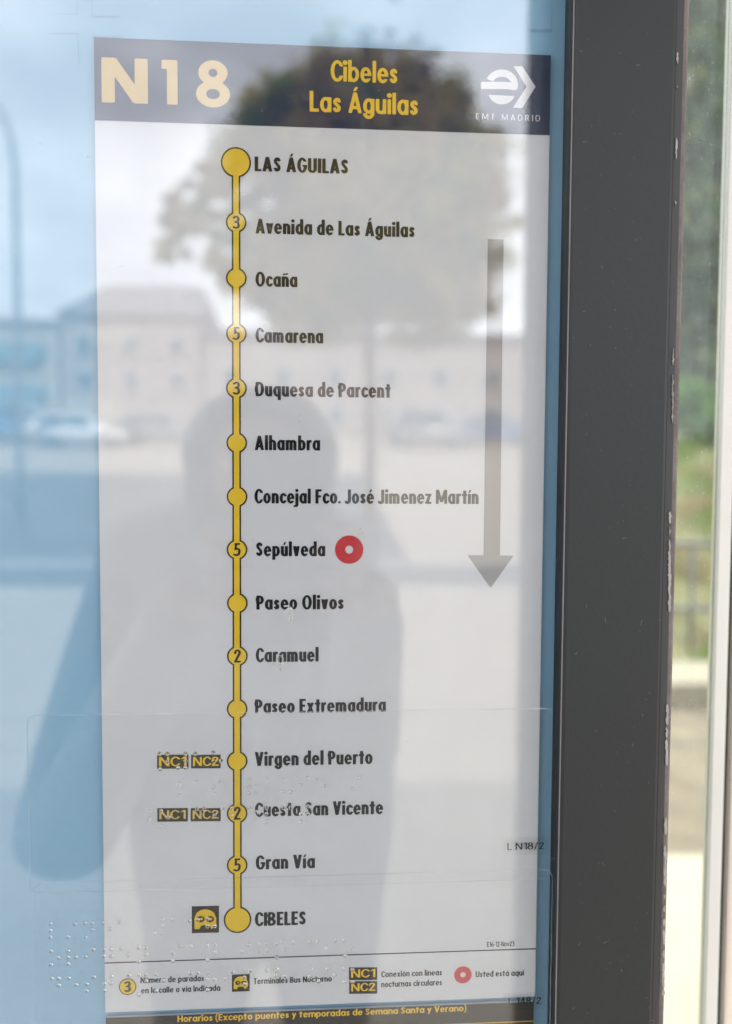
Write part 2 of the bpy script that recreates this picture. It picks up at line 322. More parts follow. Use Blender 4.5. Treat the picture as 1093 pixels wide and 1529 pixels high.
def text(name, s, xl, xr, yb, cap, m, layer, parent, w=.208, h=.155, gap=.055, space=.25, step=.03, Y0=0., center=None, plane=None):
    """s between photo columns xl..xr with its baseline at row yb; it lies flat on the plane y = Y0 - layer"""
    Y = Y0-layer*.00012
    P0 = at(xl, yb, Y); P1 = at(xr, yb, Y); sz = (at(xl, yb-cap, Y)-P0).z
    V, F, x = [], [], 0
    for ch in s:
        if ch == ' ': x += space; continue
        wd, gv, gf = glyph_mesh(ch, w, h, step); k = len(V)
        V += [(a+x, b) for a,b in gv]; F += [[i+k for i in f] for f in gf]; x += wd+gap
    tot = x-gap; sx = (P1.x-P0.x)/tot
    return obj(name, [Vector((P0.x+a*sx, Y, P0.z+b*sz)) for a,b in V], F, m, parent)
def flat(name, pts, m, layer, parent, Y0=0.):
    Y = Y0-layer*.00012
    vs = [at(px, py, Y) for px,py in pts]
    if len(vs) > 2:
        a, b, c_ = vs[0], vs[1], vs[2]
        if (b-a).cross(c_-a).y > 0: vs = vs[::-1]
    return obj(name, vs, [list(range(len(vs)))], m, parent)
def rect_w(name, x0, z0, x1, z1, m, layer, parent, Y0=0.):
    Y = Y0-layer*.00012
    return obj(name, [(x0,Y,z0),(x1,Y,z0),(x1,Y,z1),(x0,Y,z1)], [[0,1,2,3]], m, parent)
def disc(name, px, py, r, m, layer, parent, Y0=0., hole=0, n=40, sx=1, sy=1):
    Y = Y0-layer*.00012; c = at(px, py, Y); rr = (at(px+r, py, Y)-at(px-r, py, Y)).length/2
    o = [(c.x+rr*sx*math.cos(2*math.pi*k/n), Y, c.z+rr*sy*math.sin(2*math.pi*k/n)) for k in range(n)]
    if not hole: return obj(name, o, [list(range(n))], m, parent)
    q = hole/r
    i_ = [(c.x+(a[0]-c.x)*q, Y, c.z+(a[2]-c.z)*q) for a in o]
    return obj(name, o+i_, [[k,(k+1)%n,n+(k+1)%n,n+k] for k in range(n)], m, parent)

# ================================================================= THE GROUND
def strip(name, x0, x1, prof, m, nx=1, kind='structure', jit=0):
    """prof: list of (y, z), a sheet along x"""
    V, F = [], []
    for j,(y,z) in enumerate(prof):
        for i in range(nx+1):
            x = x0+(x1-x0)*i/nx
            V.append((x, y, z+(noise.noise(Vector((x*.35,y*.35,3)))*jit if jit else 0)))
    n = nx+1
    for j in range(len(prof)-1):
        for i in range(nx): F.append([j*n+i, j*n+i+1, (j+1)*n+i+1, (j+1)*n+i])
    o = obj(name, V, F, m); tag(o, kind=kind); return o
# far sheet under everything, out to the horizon
strip('ground', -2500, 2500, [(3000,-.03),(-2500,-.03)], M['soil_shade'])
# pavement the viewer stands on (in front of the case) and just behind it
pv = strip('pavement', -60, 60, [(.6,0),(-9.3,0)], M['pave'])
strip('rear_pavement', -60, 60, [(2.55,0),(.6,0)], mat('rear_paving', (.28,.235,.175), .85, var=.1, vscale=4, bump=.3, bscale=40))
boxo('kerb', (-60,-9.58,-.12, 60,-9.3,.012), M['kerb'])['kind'] = 'structure'
boxo('gutter_strip', (-60,-12.1,-.02, 60,-9.58,-.105), M['asphalt'])['kind'] = 'structure'
boxo('far_kerb', (-60,-12.4,-.12, 60,-12.1,.03), M['kerb'])['kind'] = 'structure'
# the carriageway climbs away to the other side of the square
road = strip('road', -90, 90, [(-12.4,.0),(-14,.12),(-20,.80),(-25.5,1.4325)], M['asphalt'])
strip('parking_area', -90, 90, [(-25.5,1.45),(-30,1.97),(-45,3.67)], M['pave'])
strip('plaza', mat_(575,760,-17).x, 60, [(-12.4,.03),(-14,.15),(-20,.83),(-25.45,1.462)], M['pave'])
strip('far_pavement', -90, 90, [(-45,3.78),(-52,4.2),(-90,4.6)], M['pave'])
# behind the case: paving, a band of shade painted in brown, stone kerb, grassy bank
strip('painted_shade_band', -30, 30, [(2.55,.004),(4.35,.02)], M['soil_shade'], nx=60)
lowwall = tag(boxo('low_kerb_wall', (-30,4.35,-.1, 30,4.95,.16), M['stone'], bev=.01), 'pale stone kerb wall at the foot of the grassy bank behind the dirty glass', 'wall')
bank = strip('grass_bank', -40, 40, [(4.95,.04),(6,.10),(7.5,.45),(10,1.25),(13,2.0),(18,2.6),(60,3.2)], M['grass'], nx=160, jit=.18)

# ================================================================= DISPLAY CASE
GX0, GX1 = -.36, at(838, 764, YG).x
ZB, ZT = .98, 2.08
case = thing('display_case', 'dark grey framed glass case on the bus shelter with a light blue backing board', 'display case', (-.1, .03, 0))
boxo('backing_board', (GX0-.02,.0022,ZB, GX1+.018,.010,ZT), M['blue'], case)
boxo('glass_pane', (GX0-.01, YG, ZB, GX1+.012, YG+.0034, ZT), M['glass'], case)
xa = at(840.5, 764, YG-.0007).x; YP = -.0092; xb = at(845, 764, YP).x; xc = at(993, 764, YP).x
# right hand frame post, with its seal, bare lip and back groove
vs, fs = box(xb, YP, 0, xc, .03, 2.5, bev=.0012); obj('frame_post', vs, fs, M['frame'], case)
boxo('glazing_seal', (xa, YG-.0014, ZB, xb+.0003, YG-.0002, ZT), M['seal'], case, bev=.0005)
boxo('frame_lip', (xb-.0003, YP+.0008, 0.3, xb+.0011, YP+.0012, 2.4), M['line'], case)
lipx0 = at(846.5, 764, YP-.0006).x; lipx1 = at(848.4, 764, YP-.0006).x
xe = at(1001, 764, YP+.0028).x
boxo('back_groove', (xc+.0001, YP+.0013, 0, xe, .03, 2.5), M['seal'], case, bev=.0004)
xf = at(1008.5, 764, YP+.0060).x
boxo('edge_seal', (xe+.0001, YP+.0048, 0, xf, .03, 2.5), M['brown'], case, bev=.0008)
# left post, rails
boxo('frame_post', (GX0-.055, -.018, 0, GX0, .03, 2.5), M['frame'], case, bev=.0012)
boxo('frame_rail', (GX0+.0002, -.017, ZT-.002, xb-.0002, .03, ZT+.06), M['frame'], case, bev=.0012)
boxo('frame_rail', (GX0+.0002, -.017, ZB-.06, xb-.0002, .03, ZB+.002), M['frame'], case, bev=.0012)
boxo('rear_panel', (GX0, .0104, ZB+.003, xb, .029, ZT-.003), M['frame'], case)
# flaking paint on the groove beside the seal
rg = random.Random(3)
for y0,y1,wd in [(78,96,2.6),(128,132,1.5),(205,237,2.6),(300,306,1.4),(520,545,1.6),(560,632,2.0),(764,782,3.2),(786,800,2.0),(806,822,3.0),(822,914,3.8),(1052,1084,3.4),(1086,1102,3.0),(1104,1143,3.6),(1222,1246,3.6),(1262,1325,3.4),(1336,1342,2.2),(1352,1362,2.4),(1372,1384,3),(1388,1412,2.8),(1420,1432,2.8),(1438,1490,3.2)]:
    xm = 1002 if y0 < 760 else 1001; xm -= (y0-764)*.0146
    n = max(4, int((y1-y0)/3)); Lp, Rp = [], []
    for k in range(n+1):
        yy = y0+(y1-y0)*k/n; e = .35 if k in (0,n) else 1
        Lp.append((xm-wd/2*e+rg.uniform(-.9,.9), yy)); Rp.append((xm+wd/2*e+rg.uniform(-1.3,.6), yy))
    f = [at(*p, YP+.0013-.0005) for p in Lp+Rp[::-1]]; bk = [v+Vector((0,.0006,0)) for v in f]; k = len(f)
    obj('paint_chip', f+bk, [list(range(k))[::-1], list(range(k,2*k))]+[[i,(i+1)%k,k+(i+1)%k,k+i] for i in range(k)], M['chip'], case)
# blind crop marks pressed into the board
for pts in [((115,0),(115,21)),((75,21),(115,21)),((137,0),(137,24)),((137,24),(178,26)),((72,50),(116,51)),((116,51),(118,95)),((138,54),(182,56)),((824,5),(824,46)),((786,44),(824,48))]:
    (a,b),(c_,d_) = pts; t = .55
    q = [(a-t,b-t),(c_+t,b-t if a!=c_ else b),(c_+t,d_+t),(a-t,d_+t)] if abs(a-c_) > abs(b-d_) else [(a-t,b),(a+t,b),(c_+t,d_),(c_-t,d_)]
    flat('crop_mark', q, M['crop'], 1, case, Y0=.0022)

# ================================================================= ROUTE SHEET
x0, x1 = -.083, .083; zt = 1.62; H = .360367; h1 = .028979; hl = .340879
sheet = thing('route_sheet', 'white night bus line diagram headed N18 with yellow line and black stop names', 'poster', (0, .002, zt-H))
boxo('paper', (x0, 0.0, zt-H, x1, .0008, zt), M['paper'], sheet)
# spacer so the sheet rests against the board
rect_w('header_band', x0, zt-h1, x1, zt, M['navy'], 1, sheet)
text('route_number', 'N', 151.9, 221, 152.6, 67.2, M['wheat'], 2, sheet, w=.165, h=.2, step=.02)
text('route_number', '1', 241.5, 268.5, 155.5, 66.5, M['wheat'], 2, sheet, w=.20, h=.15, step=.02)
text('route_number', '8', 292.8, 343.5, 158.8, 69, M['wheat'], 2, sheet, w=.15, h=.18, step=.02)
text('destination_title', 'Cibeles', 493.7, 593.9, 121, 31, M['yellow'], 2, sheet, w=.16)
text('destination_title', 'Las Águilas', 462.3, 624.5, 166.5, 31, M['yellow'], 2, sheet, w=.16)
# the operator's emblem: a barred "e" and a chevron
zpx = lambda x, y: (420+x/2.484, 40+y/2.484)
lg = thing('x', None, None); bpy.data.objects.remove(lg)
def arcpts(cx, cy, rx, ry, a0, a1, n=18): return [(cx+rx*math.cos(R(a0+(a1-a0)*k/n)), cy-ry*math.sin(R(a0+(a1-a0)*k/n))) for k in range(n+1)]
def ngon_strip(name, outer, inner, m, layer, parent):
    Y = -layer*.00012; n = len(outer); vs = [at(*zpx(*p), Y) for p in outer]+[at(*zpx(*p), Y) for p in inner]
    return obj(name, vs, [[i, i+1, n+i+1, n+i] for i in range(n-1)], m, parent)
top_out = arcpts(818, 214, 60, 56, 158, -22); top_in = arcpts(818, 214, 60-25, 56-27, 158, -22)
ngon_strip('emblem', top_out, top_in, M['white'], 2, sheet)
flat('emblem', [zpx(*p) for p in [(741,204),(838,204),(838,231),(741,231)]], M['white'], 3, sheet)
flat('emblem', [zpx(*p) for p in [(838,204),(877,214),(876,226),(864,236),(838,231)]], M['white'], 3, sheet)
flat('emblem', [zpx(*p) for p in [(768,252),(866,257)]+arcpts(818, 242, 50, 46, -25, -160, 14)], M['white'], 2, sheet)
flat('emblem', [zpx(*p) for p in [(861,146),(893,146),(943,222),(910,222)]], M['white'], 2, sheet)
flat('emblem', [zpx(*p) for p in [(910,222.4),(943,222.4),(893,302),(859,300)]], M['white'], 2, sheet)
text('emblem_caption', 'EMT MADRID', 710.7, 806.5, 178, 9.2, M['white'], 2, sheet, w=.115, h=.10, gap=.34, space=.55, step=.04)

# the line and its stops
LX = [(352.3,242.3),(352.6,331.9),(352.9,415.2),(353,498),(353,579.6),(353.5,661.2),(353.9,741.6),(353.9,820.7),(354.4,900.7),(354.4,979.7),(354.1,1058.7),(354.1,1136.5),(354.1,1214.5),(354.1,1291.8),(354.7,1373.4)]
NUM = ['', '3','', '5','3','','','5','','2','','','2','5','']
ax = [(x,y) for x,y in LX]
flat('line_outline', [(LX[0][0]-6.4,LX[0][1]),(LX[0][0]+6.4,LX[0][1]),(LX[-1][0]+6.4,LX[-1][1]),(LX[-1][0]-6.4,LX[-1][1])], M['outline'], 1, sheet)
flat('line_fill', [(LX[0][0]-4.1,LX[0][1]),(LX[0][0]+4.1,LX[0][1]),(LX[-1][0]+4.1,LX[-1][1]),(LX[-1][0]-4.1,LX[-1][1])], M['gold'], 3, sheet)
for (x,y),n in zip(LX, NUM):
    big = (x,y) in (LX[0], LX[-1]); r = 22.4 if y < 300 else (20.6 if big else 15.4)
    mk = disc('stop_marker', x, y, r, M['outline'], 2, sheet); disc('marker_fill', x, y, r-2.3, M['gold'], 4, mk)
    if n: text('stop_count', n, x-5.2, x+5.2, y+9.6, 19.4, M['ink'], 5, mk, w=.17, h=.13)
STOPS = [('LAS ÁGUILAS',380.2,520.2,255.5,22),('Avenida de Las Águilas',381.5,619.4,348.5,22),('Ocaña',381.5,444,427.5,21.6),('Camarena',381.5,482.6,511.2,21.6),
 ('Duquesa de Parcent',381.6,583.2,591.6,21.4),('Alhambra',380.4,478,672,21.4),('Concejal Fco. José Jimenez Martín',380,714.6,751.6,21.4),('Sepúlveda',382,485.6,830.6,21.2),
 ('Paseo Olivos',382.7,513.4,910.3,21),('Caramuel',381.8,475.7,988.6,20.8),('Paseo Extremadura',380.9,576.2,1065.2,20.8),('Virgen del Puerto',380.6,556.3,1143.8,20.8),
 ('Cuesta San Vicente',380.6,572,1219.6,20.6),('Gran Vía',381.8,470.2,1298.4,20.6),('CIBELES',380.5,457,1383,20.4)]
for s,a,b,yb,cp in STOPS: text('stop_name', s, a, b, yb, cp, M['ink'], 1, sheet)
disc('you_are_here_ring', 521.4, 820.7, 21.2, M['red'], 1, sheet, hole=6)
flat('direction_arrow', [(728.3,357),(752,357.5),(746,829.5),(767,829.5),(732.5,878),(698,829),(722,829)], M['grey'], 1, sheet)
bpy.data.objects.remove([o for o in bpy.data.objects if o.name.startswith('direction_arrow')][0])
Ya = -.00012
av = [at(*p, Ya) for p in [(728.3,357),(752,357.5),(746.5,829.3),(722,829.2),(698,829),(767,829.6),(732.5,878)]]
obj('direction_arrow', av, [[0,3,2,1],[4,6,5]], M['grey'], sheet)
# night circular line plates beside two stops
def plate(x0_, y0_, x1_, y1_, s, m, tm, parent, L0=1):
    p = flat('connection_plate', [(x0_,y0_),(x1_,y0_-.3),(x1_,y1_-.3),(x0_,y1_)], m, L0, parent)
    text('plate_text', s, x0_+3, x1_-3, y1_-3.6, (y1_-y0_)-7, tm, L0+1, p, w=.13, h=.13); return p
plate(234.6,1127,281.5,1148,'NC1',M['olive'],M['yellow'],sheet); plate(285.3,1127,329.5,1147.5,'NC2',M['olive'],M['yellow'],sheet)
plate(234.9,1206.8,280.5,1227,'NC1',M['olive'],M['wheat'],sheet); plate(284.6,1206.8,329.5,1226.5,'NC2',M['olive'],M['wheat'],sheet)
def icon(x0_, y0_, x1_, y1_):
    p = flat('terminal_icon', [(x0_,y0_),(x1_,y0_-1),(x1_,y1_-1),(x0_,y1_)], M['band'], 1, sheet)
    w_ = x1_-x0_; h_ = y1_-y0_
    q = [(x0_+w_*a, y0_+h_*b-.5) for a,b in [(.10,.86),(.10,.45),(.18,.25),(.34,.15),(.5,.12),(.66,.15),(.82,.25),(.90,.45),(.90,.72),(.72,.86),(.66,.74),(.34,.74),(.28,.86)]]
    flat('icon_body', q, M['gold'], 2, p)
    for s in (.33,.67):
        disc('icon_eye', x0_+w_*s, y0_+h_*.48, w_*.15, M['band'], 3, p, sy=.8, n=16); disc('icon_pupil', x0_+w_*s+w_*.03, y0_+h_*.47, w_*.05, M['gold'], 4, p, n=10)
    text('icon_bar', '-', x0_+w_*.38, x0_+w_*.62, y0_+h_*.88, h_*.4, M['band'], 3, p)
icon(286.3,1353.3,327,1393.4); icon(346.3,1455.3,372.8,1481)
# legend
rect_w('legend_rule', x0, zt-hl-.00022, x1, zt-hl+.00022, M['ink'], 1, sheet)
text('print_code', 'E16-12-Nov23', 727, 768, 1414, 7.5, M['ink'], 1, sheet, w=.13, step=.06)
lm = disc('legend_stop_marker', 190.6, 1473.3, 13, M['outline'], 1, sheet); disc('marker_fill', 190.6, 1473.3, 11.6, M['gold'], 2, lm); text('stop_count', '3', 186, 195, 1481.5, 16, M['ink'], 3, lm)
for s,a,b,yb in [('Número de paradas',209.8,304.8,1468.2),('en la calle o vía indicada',210.6,329,1483.5),('Terminales Bus Nocturno',378.6,495.5,1469.6),('Conexión con líneas',569.2,660,1459.3),('nocturnas circulares',569.2,660,1474.3),('Usted está aquí',710.2,782.2,1459.2)]:
    text('legend_text', s, a, b, yb, 8.8, M['ink'], 1, sheet, w=.165, step=.05)
plate(521.2,1444.6,563.3,1463.6,'NC1',M['band'],M['yellow'],sheet); plate(521.4,1465.2,563.3,1484,'NC2',M['band'],M['yellow'],sheet)
disc('legend_ring', 691.3, 1455.6, 13, M['red'], 1, sheet, hole=4)

# ================================================================= TIMETABLE SHEET (only its head shows)
zb2 = at(156.8,1519.5,0).z
tt = thing('timetable_sheet', 'black headed timetable sheet below the route diagram with yellow lettering', 'poster', (0, .002, zb2-.2))
boxo('paper', (x0+.0002, 0.0, zb2-.21, x1-.0005, .0008, zb2), M['paper'], tt)
rect_w('title_band', x0+.0002, zb2-.03, x1-.0005, zb2, M['band'], 1, tt)
text('title_text', 'Horarios (Excepto puentes y temporadas de Semana Santa y Verano)', 265, 696, 1526.2, 9.6, M['yellow'], 2, tt, w=.15, step=.05)
zr = at(700,1527.6,0).z
rect_w('title_rule', x0+.055, zr-.0002, x1-.0005, zr+.0001, M['yellow'], 2, tt)
# offprint code strips: clear film printed in black
fl = thing('clear_code_strip', 'small clear strip printed L N18/2 overlapping the right edge of the white sheet', 'strip', at(785,1263,-.001))
pa, pb = at(752,1252,-.0013), at(818,1276,-.0013)
boxo('film', (pa.x,-.0009,pb.z,pb.x,-.0007,pa.z), M['film'], fl)
text('printed_code', 'L N18/2', 757.5, 812.5, 1269.2, 10.4, M['ink'], 1, fl, w=.11, h=.10, step=.05, Y0=-.00095)
fl2 = thing('clear_code_strip', 'small clear strip with a doubled code at the bottom right above the timetable', 'strip', at(783,1495,-.001))
pa, pb = at(752,1485,-.0013), at(814,1508,-.0013)
boxo('film', (pa.x,-.0009,pb.z,pb.x,-.0007,pa.z), M['film'], fl2)
text('printed_code', 'L 148/2', 759, 808, 1500.5, 10.4, M['ink'], 1, fl2, w=.13, h=.12, step=.05, Y0=-.00095)

# ================================================================= BRAILLE LABELS on the glass
def dome(r, hgt, n=14, m=5):
    V = [(0,-hgt,0)]; F = []
    for j in range(1, m+1):
        th = math.pi/2*j/m
        for i in range(n): V.append((r*math.sin(th)*math.cos(2*math.pi*i/n), -hgt*math.cos(th), r*math.sin(th)*math.sin(2*math.pi*i/n)))
    for i in range(n): F.append([0, 1+(i+1)%n, 1+i])
    for j in range(m-1):
        for i in range(n): a = 1+j*n; F.append([a+i, a+(i+1)%n, a+n+(i+1)%n, a+n+i])
    F.append([1+(m-1)*n+i for i in range(n)])
    me = bpy.data.meshes.new('braille_dot'); me.from_pydata(V, [], F); me.update()
    bm = bmesh.new(); bm.from_mesh(me); bmesh.ops.recalc_face_normals(bm, faces=bm.faces[:]); bm.to_mesh(me); bm.free()
    for p in me.polygons: p.use_smooth = len(p.vertices) < 5
    me.materials.append(M['resin']); return me
DOT = dome(.00080, .00058)
YF = YG-.00012
def label_film(name, label, x0p, x1p, ytp, ybp, dots, rad=.004):
    a = at(x0p, ytp, YF); b = at(x1p, ybp, YF); t = thing(name, label, 'sticker', (a.x, YF, b.z))
    def rr(ins):
        P = []
        for cx,cz,a0 in [(b.x-rad,a.z-rad,0),(a.x+rad,a.z-rad,90),(a.x+rad,b.z+rad,180),(b.x-rad,b.z+rad,270)]:
            for k in range(7): g = R(a0+15*k); P.append((cx+(rad-ins)*math.cos(g), cz+(rad-ins)*math.sin(g)))
        return P
    n = 28; o_ = rr(0); i_ = rr(.00022)
    V = [(p[0],YF,p[1]) for p in o_]; obj('film', V, [list(range(n))], M['film'], t)
    V = [(p[0],YF-.00002,p[1]) for p in o_]+[(p[0],YF-.00014,p[1]) for p in i_]
    obj('film_edge', V, [[k,(k+1)%n,n+(k+1)%n,n+k] for k in range(n)], M['resin'], t)
    for px,py in dots:
        p = at(px, py, YF-.0002); o = bpy.data.objects.new('braille_dot', DOT); C.objects.link(o); o.parent = t; o.location = p-t.location
    return t
k = 2.602
lo = []
for x, ys in [(195,(259,285,311)),(263,(311,)),(290,(259,)),(330,(257,311)),(358,(257,283)),(398,(256,)),(427,(281,)),(465,(252,)),(630,(243,268)),(670,(243,)),(600,(296,)),(630,(296,)),(738,(246,)),(768,(243,)),(806,(240,268)),(834,(268,)),
  (197,(365,418)),(226,(391,)),(264,(365,390,415)),(293,(388,)),(333,(388,)),(362,(360,)),(402,(359,385)),(430,(358,385)),(470,(355,)),(497,(381,)),(538,(352,406)),(566,(352,379)),(672,(376,404)),(700,(347,)),(740,(346,)),(806,(343,400)),(834,(343,370)),(938,(367,)),(966,(340,)),(1008,(338,364)),(1036,(336,363)),(1075,(336,390)),
  (200,(471,)),(227,(471,498)),(267,(470,)),(295,(496,)),(336,(493,520)),(364,(466,)),(405,(492,518)),(431,(463,490)),(500,(460,)),(540,(458,534)),(568,(458,482)),(608,(457,520)),(636,(480,)),(740,(452,)),(768,(451,)),(806,(451,478,516)),(834,(476,)),(878,(474,)),(905,(447,)),(950,(468,494)),(970,(443,)),(1035,(440,)),(1070,(440,462))]:
    lo += [(x/k, 1280+y/k) for y in ys]
k2 = 2.376
lo += [(400+x/k2, 1280+y/k2) for x,y in [(53,303),(90,303),(150,300),(177,298),(237,297),(270,295),(210,323),(295,322),(57,327),(32,355),(274,350),(32,400),(60,424),(153,398),(150,424),(213,397),(237,418),(300,400),(270,395),(270,443),(300,443),(180,440)]]
hi = [(200+x/k, 1080+y/k) for x,y in [(100,118),(130,118),(200,118),(238,118),(308,114),(130,150),(200,146),(200,173),(172,173),(103,178),(310,146),(338,145),
 (240,230),(335,225),(175,235),(175,280),(310,275),(310,249),(447,222),(447,248),(447,272),(474,248),(474,272),(515,220),(580,222),(610,268),(580,268),(648,240),(675,215),(710,220),(740,244),(878,212),(850,255),
 (58,343),(58,370),(105,340),(135,365),(105,398),(245,332),(273,332),(313,358),(343,332),(380,330),(380,360),(450,328),(476,345),(515,328),(515,352),(515,383),(580,328),(608,328),(648,352),(650,383),(676,322),(676,352)]]
label_film('braille_label', 'lowest clear braille sticker, rounded corners, rows of raised dots over the legend', 50, 821, 1318, 1560, lo)
label_film('braille_label', 'clear braille sticker above the lowest one with raised dots over the NC1 and NC2 plates', 40, 821, 1068, 1313, hi, rad=.003)
# hanging water drops on the glass
def drop(px, py, r, lab):
    t = tag(bpy.data.objects.new("water_drop", dome_drop), lab, "drop"); C.objects.link(t)
    t.location = at(px, py, YG-.0001); t.scale = (r, 1.2, r*1.35); return t
dome_drop = dome(.00095, .0006, n=18, m=6); dome_drop.name = 'water_drop'
drop(433, 912, 1.25, 'clear drop on the glass over the last letter of Paseo beside Olivos')
drop(434, 924, .9, 'small clear drop on the glass just under the Paseo Olivos lettering')
drop(419, 984, 1.2, 'clear drop on the glass under the middle of the word Caramuel')
drop(419, 997, .95, 'small clear drop hanging a little below the word Caramuel')
# specks and small scratches of dirt on the glass, too many to name
V, F = [], []
rg = random.Random(11)
def speck(px, py, l, wd, ang):
    p = at(px, py, YG-.00006); k = len(V); n = 6
    for i in range(n):
        g = 2*math.pi*i/n; a = math.cos(g)*l*rg.uniform(.7,1.2); b = math.sin(g)*wd*rg.uniform(.7,1.2)
        V.append((p.x+a*math.cos(ang)-b*math.sin(ang), p.y, p.z+a*math.sin(ang)+b*math.cos(ang)))
    F.append(list(range(k, k+n)))
for i in range(150):
    if rg.random() < .85: speck(rg.uniform(5,830), rg.uniform(5,1525), rg.uniform(.00008,.00022), rg.uniform(.00008,.00016), rg.uniform(0,3))
    else: speck(rg.uniform(5,830), rg.uniform(5,1525), rg.uniform(.0006,.0016), .00005, rg.uniform(-.4,1.8))
for px,py in [(538,790),(541,796),(536,797),(378,806),(449,620),(447,630),(608,1107),(592,1153),(391,458),(60,215),(131,234)]:
    speck(px, py, .0005, .00018, rg.uniform(0,3))
tag(obj('dirt_specks', V, F, M['speck']), 'fine dust specks and scratches scattered over the case glass', 'dirt', kind='stuff')
V, F = [], []
for i in range(110):
    px, py = rg.uniform(856,988), rg.uniform(5,1525); p = at(px, py, YP-.00004); k = len(V)
    l = rg.uniform(.00008,.0002) if rg.random() < .8 else rg.uniform(.0005,.0013); wd = rg.uniform(.00006,.00012) if l < .0004 else .00005; an = rg.uniform(0,3.1)
    for q in range(6):
        g = q*math.pi/3; a = math.cos(g)*l; b = math.sin(g)*wd; V.append((p.x+a*math.cos(an)-b*math.sin(an), p.y, p.z+a*math.sin(an)+b*math.cos(an)))
    F.append(list(range(k,k+6)))
tag(obj('scratches', V, F, mat('scratch_grey', (.13,.13,.13), .7)), 'pale scratches and specks on the dark grey frame post', 'scratches', kind='stuff')

# ================================================================= SHELTER BEHIND / BESIDE THE CASE
yp = .045
gx0 = xf+.0003; gx1 = at(1068,764,yp).x; wx1 = at(1087,764,yp).x; ex1 = at(1096,764,yp).x; ex1 = at(1095.5,764,yp).x
sg = thing('shelter_side_panel', 'streaked dirty glass panel right of the dark post, held by a pale metal profile', 'glass panel', (gx0, yp, 0))
boxo('glass_pane', (gx0-.012, yp, .05, gx1+.004, yp+.0035, 2.35), M['side'], sg)
boxo('pale_profile', (gx1, yp-.0035, 0, wx1, yp-.0005, 2.42), M['alu'], sg, bev=.0006)
boxo('glass_edge', (wx1+.0002, yp-.0005, 0, ex1, yp+.012, 2.42), M['edge'], sg, bev=.0005)
boxo('beige_profile', (ex1+.0002, yp-.004, 0, ex1+.06, yp+.02, 2.42), M['alu2'], sg, bev=.0015)
rg = random.Random(21); V, F = [], []
for i in range(420):
    px = rg.uniform(1004,1072); py = rg.betavariate(1,1.6)*1500; p = at(px, py, yp-.0002); r_ = rg.uniform(.00004,.00017); k = len(V); st = rg.uniform(1,2.6)
    for q in range(6): g = q*math.pi/3; V.append((p.x+r_*math.cos(g), p.y, p.z+r_*st*math.sin(g)))
    F.append(list(range(k,k+6)))
obj('dirt_specks', V, F, mat('mineral_speck', (.36,.38,.36), .8), sg)['kind'] = 'stuff'
# roof
roof = thing('shelter_roof', 'flat dark bus shelter roof over the case and the viewer', 'roof', (0,0,2.5))
boxo('roof_slab', (-1.3,-1.0,2.51, 2.6,1.0,2.60), M['roofm'], roof, bev=.01)
boxo('roof_edge', (-1.33,-1.03,2.49, 2.63,-1.0,2.63), M['frame'], roof)
# column in front (seen mirrored along the right of the glass)
ca, cb = mat_(776, 764, -.88).x, mat_(850, 764, -.80).x
colm = thing('shelter_column', 'dark shelter column mirrored as a vertical band along the right edge of the glass', 'column', ((ca+cb)/2,-.84,0))
vs, fs = box(ca,-.88,0, cb,-.80,2.49, bev=.006); obj('column_shaft', vs, fs, M['column'], colm)
boxo('base_plate', (ca-.03,-.91,0.001, cb+.03,-.77,.012), M['column'], colm, bev=.002)

# ================================================================= PLANTS
def leaf_crown(name, lobes, n, size, mats, parent, seed=1, shell=.55):
    rg = random.Random(seed); V, F, mi = [], [], []; off = wloc(parent)
    tot = sum(r[0]*r[1]*r[2] for c,r in lobes)
    for c,r in lobes:
        cnt = int(n*r[0]*r[1]*r[2]/tot); nc = max(6, cnt//38)
        for q in range(nc):
            d = Vector((rg.gauss(0,1),rg.gauss(0,1),rg.gauss(0,1))).normalized(); s = rg.uniform(shell,1.05)
            cc = Vector(c)+Vector((d.x*r[0],d.y*r[1],d.z*r[2]))*s; cr_ = min(r)*rg.uniform(.13,.30)
            mm = rg.choices(range(len(mats)), [6,3,2][:len(mats)])[0]
            for t in range(38):
                e = Vector((rg.gauss(0,1),rg.gauss(0,1),rg.gauss(0,.8)))*cr_*.62; p = cc+e
                u = Vector((rg.gauss(0,1),rg.gauss(0,1),rg.gauss(0,1))).normalized(); v = u.cross(Vector((rg.gauss(0,1),rg.gauss(0,1),rg.gauss(0,1)))).normalized()
                z = size*rg.uniform(.6,1.3); k = len(V)
                V += [p+u*z, p+v*z*.5, p-u*z, p-v*z*.5]; F.append([k,k+1,k+2,k+3]); mi.append(mm)
    me = bpy.data.meshes.new(name); me.from_pydata([tuple(v-off) for v in V], [], F); me.update()
    for m in mats: me.materials.append(m)
    me.polygons.foreach_set('material_index', mi)
    o = bpy.data.objects.new(name, me); C.objects.link(o); o.parent = parent; return o
def tree(label, base, top, lobes, tr, n, size, mats, seed, group=None):
    t = thing('tree', label, 'tree', base, group); b = Vector(base); rg = random.Random(seed)
    pts = [b-Vector((0,0,.1))]+[b.lerp(Vector(top),f)+Vector((rg.uniform(-.06,.06),rg.uniform(-.06,.06),0)) for f in (.25,.5,.75,1)]
    parts = [tube(pts, [tr*1.25,tr,tr*.85,tr*.7,tr*.4], 10)]
    for c,r in lobes:
        s = pts[3].lerp(pts[4], rg.random()); mid = s.lerp(Vector(c),.5)+Vector((0,0,.15*r[2])); parts.append(tube([s,mid,Vector(c)], [tr*.4,tr*.25,tr*.08], 6))
    vs, fs = join(parts); obj('trunk', vs, fs, M['bark'], t, smooth=True)
    leaf_crown('crown', lobes, n, size, mats, t, seed); return t
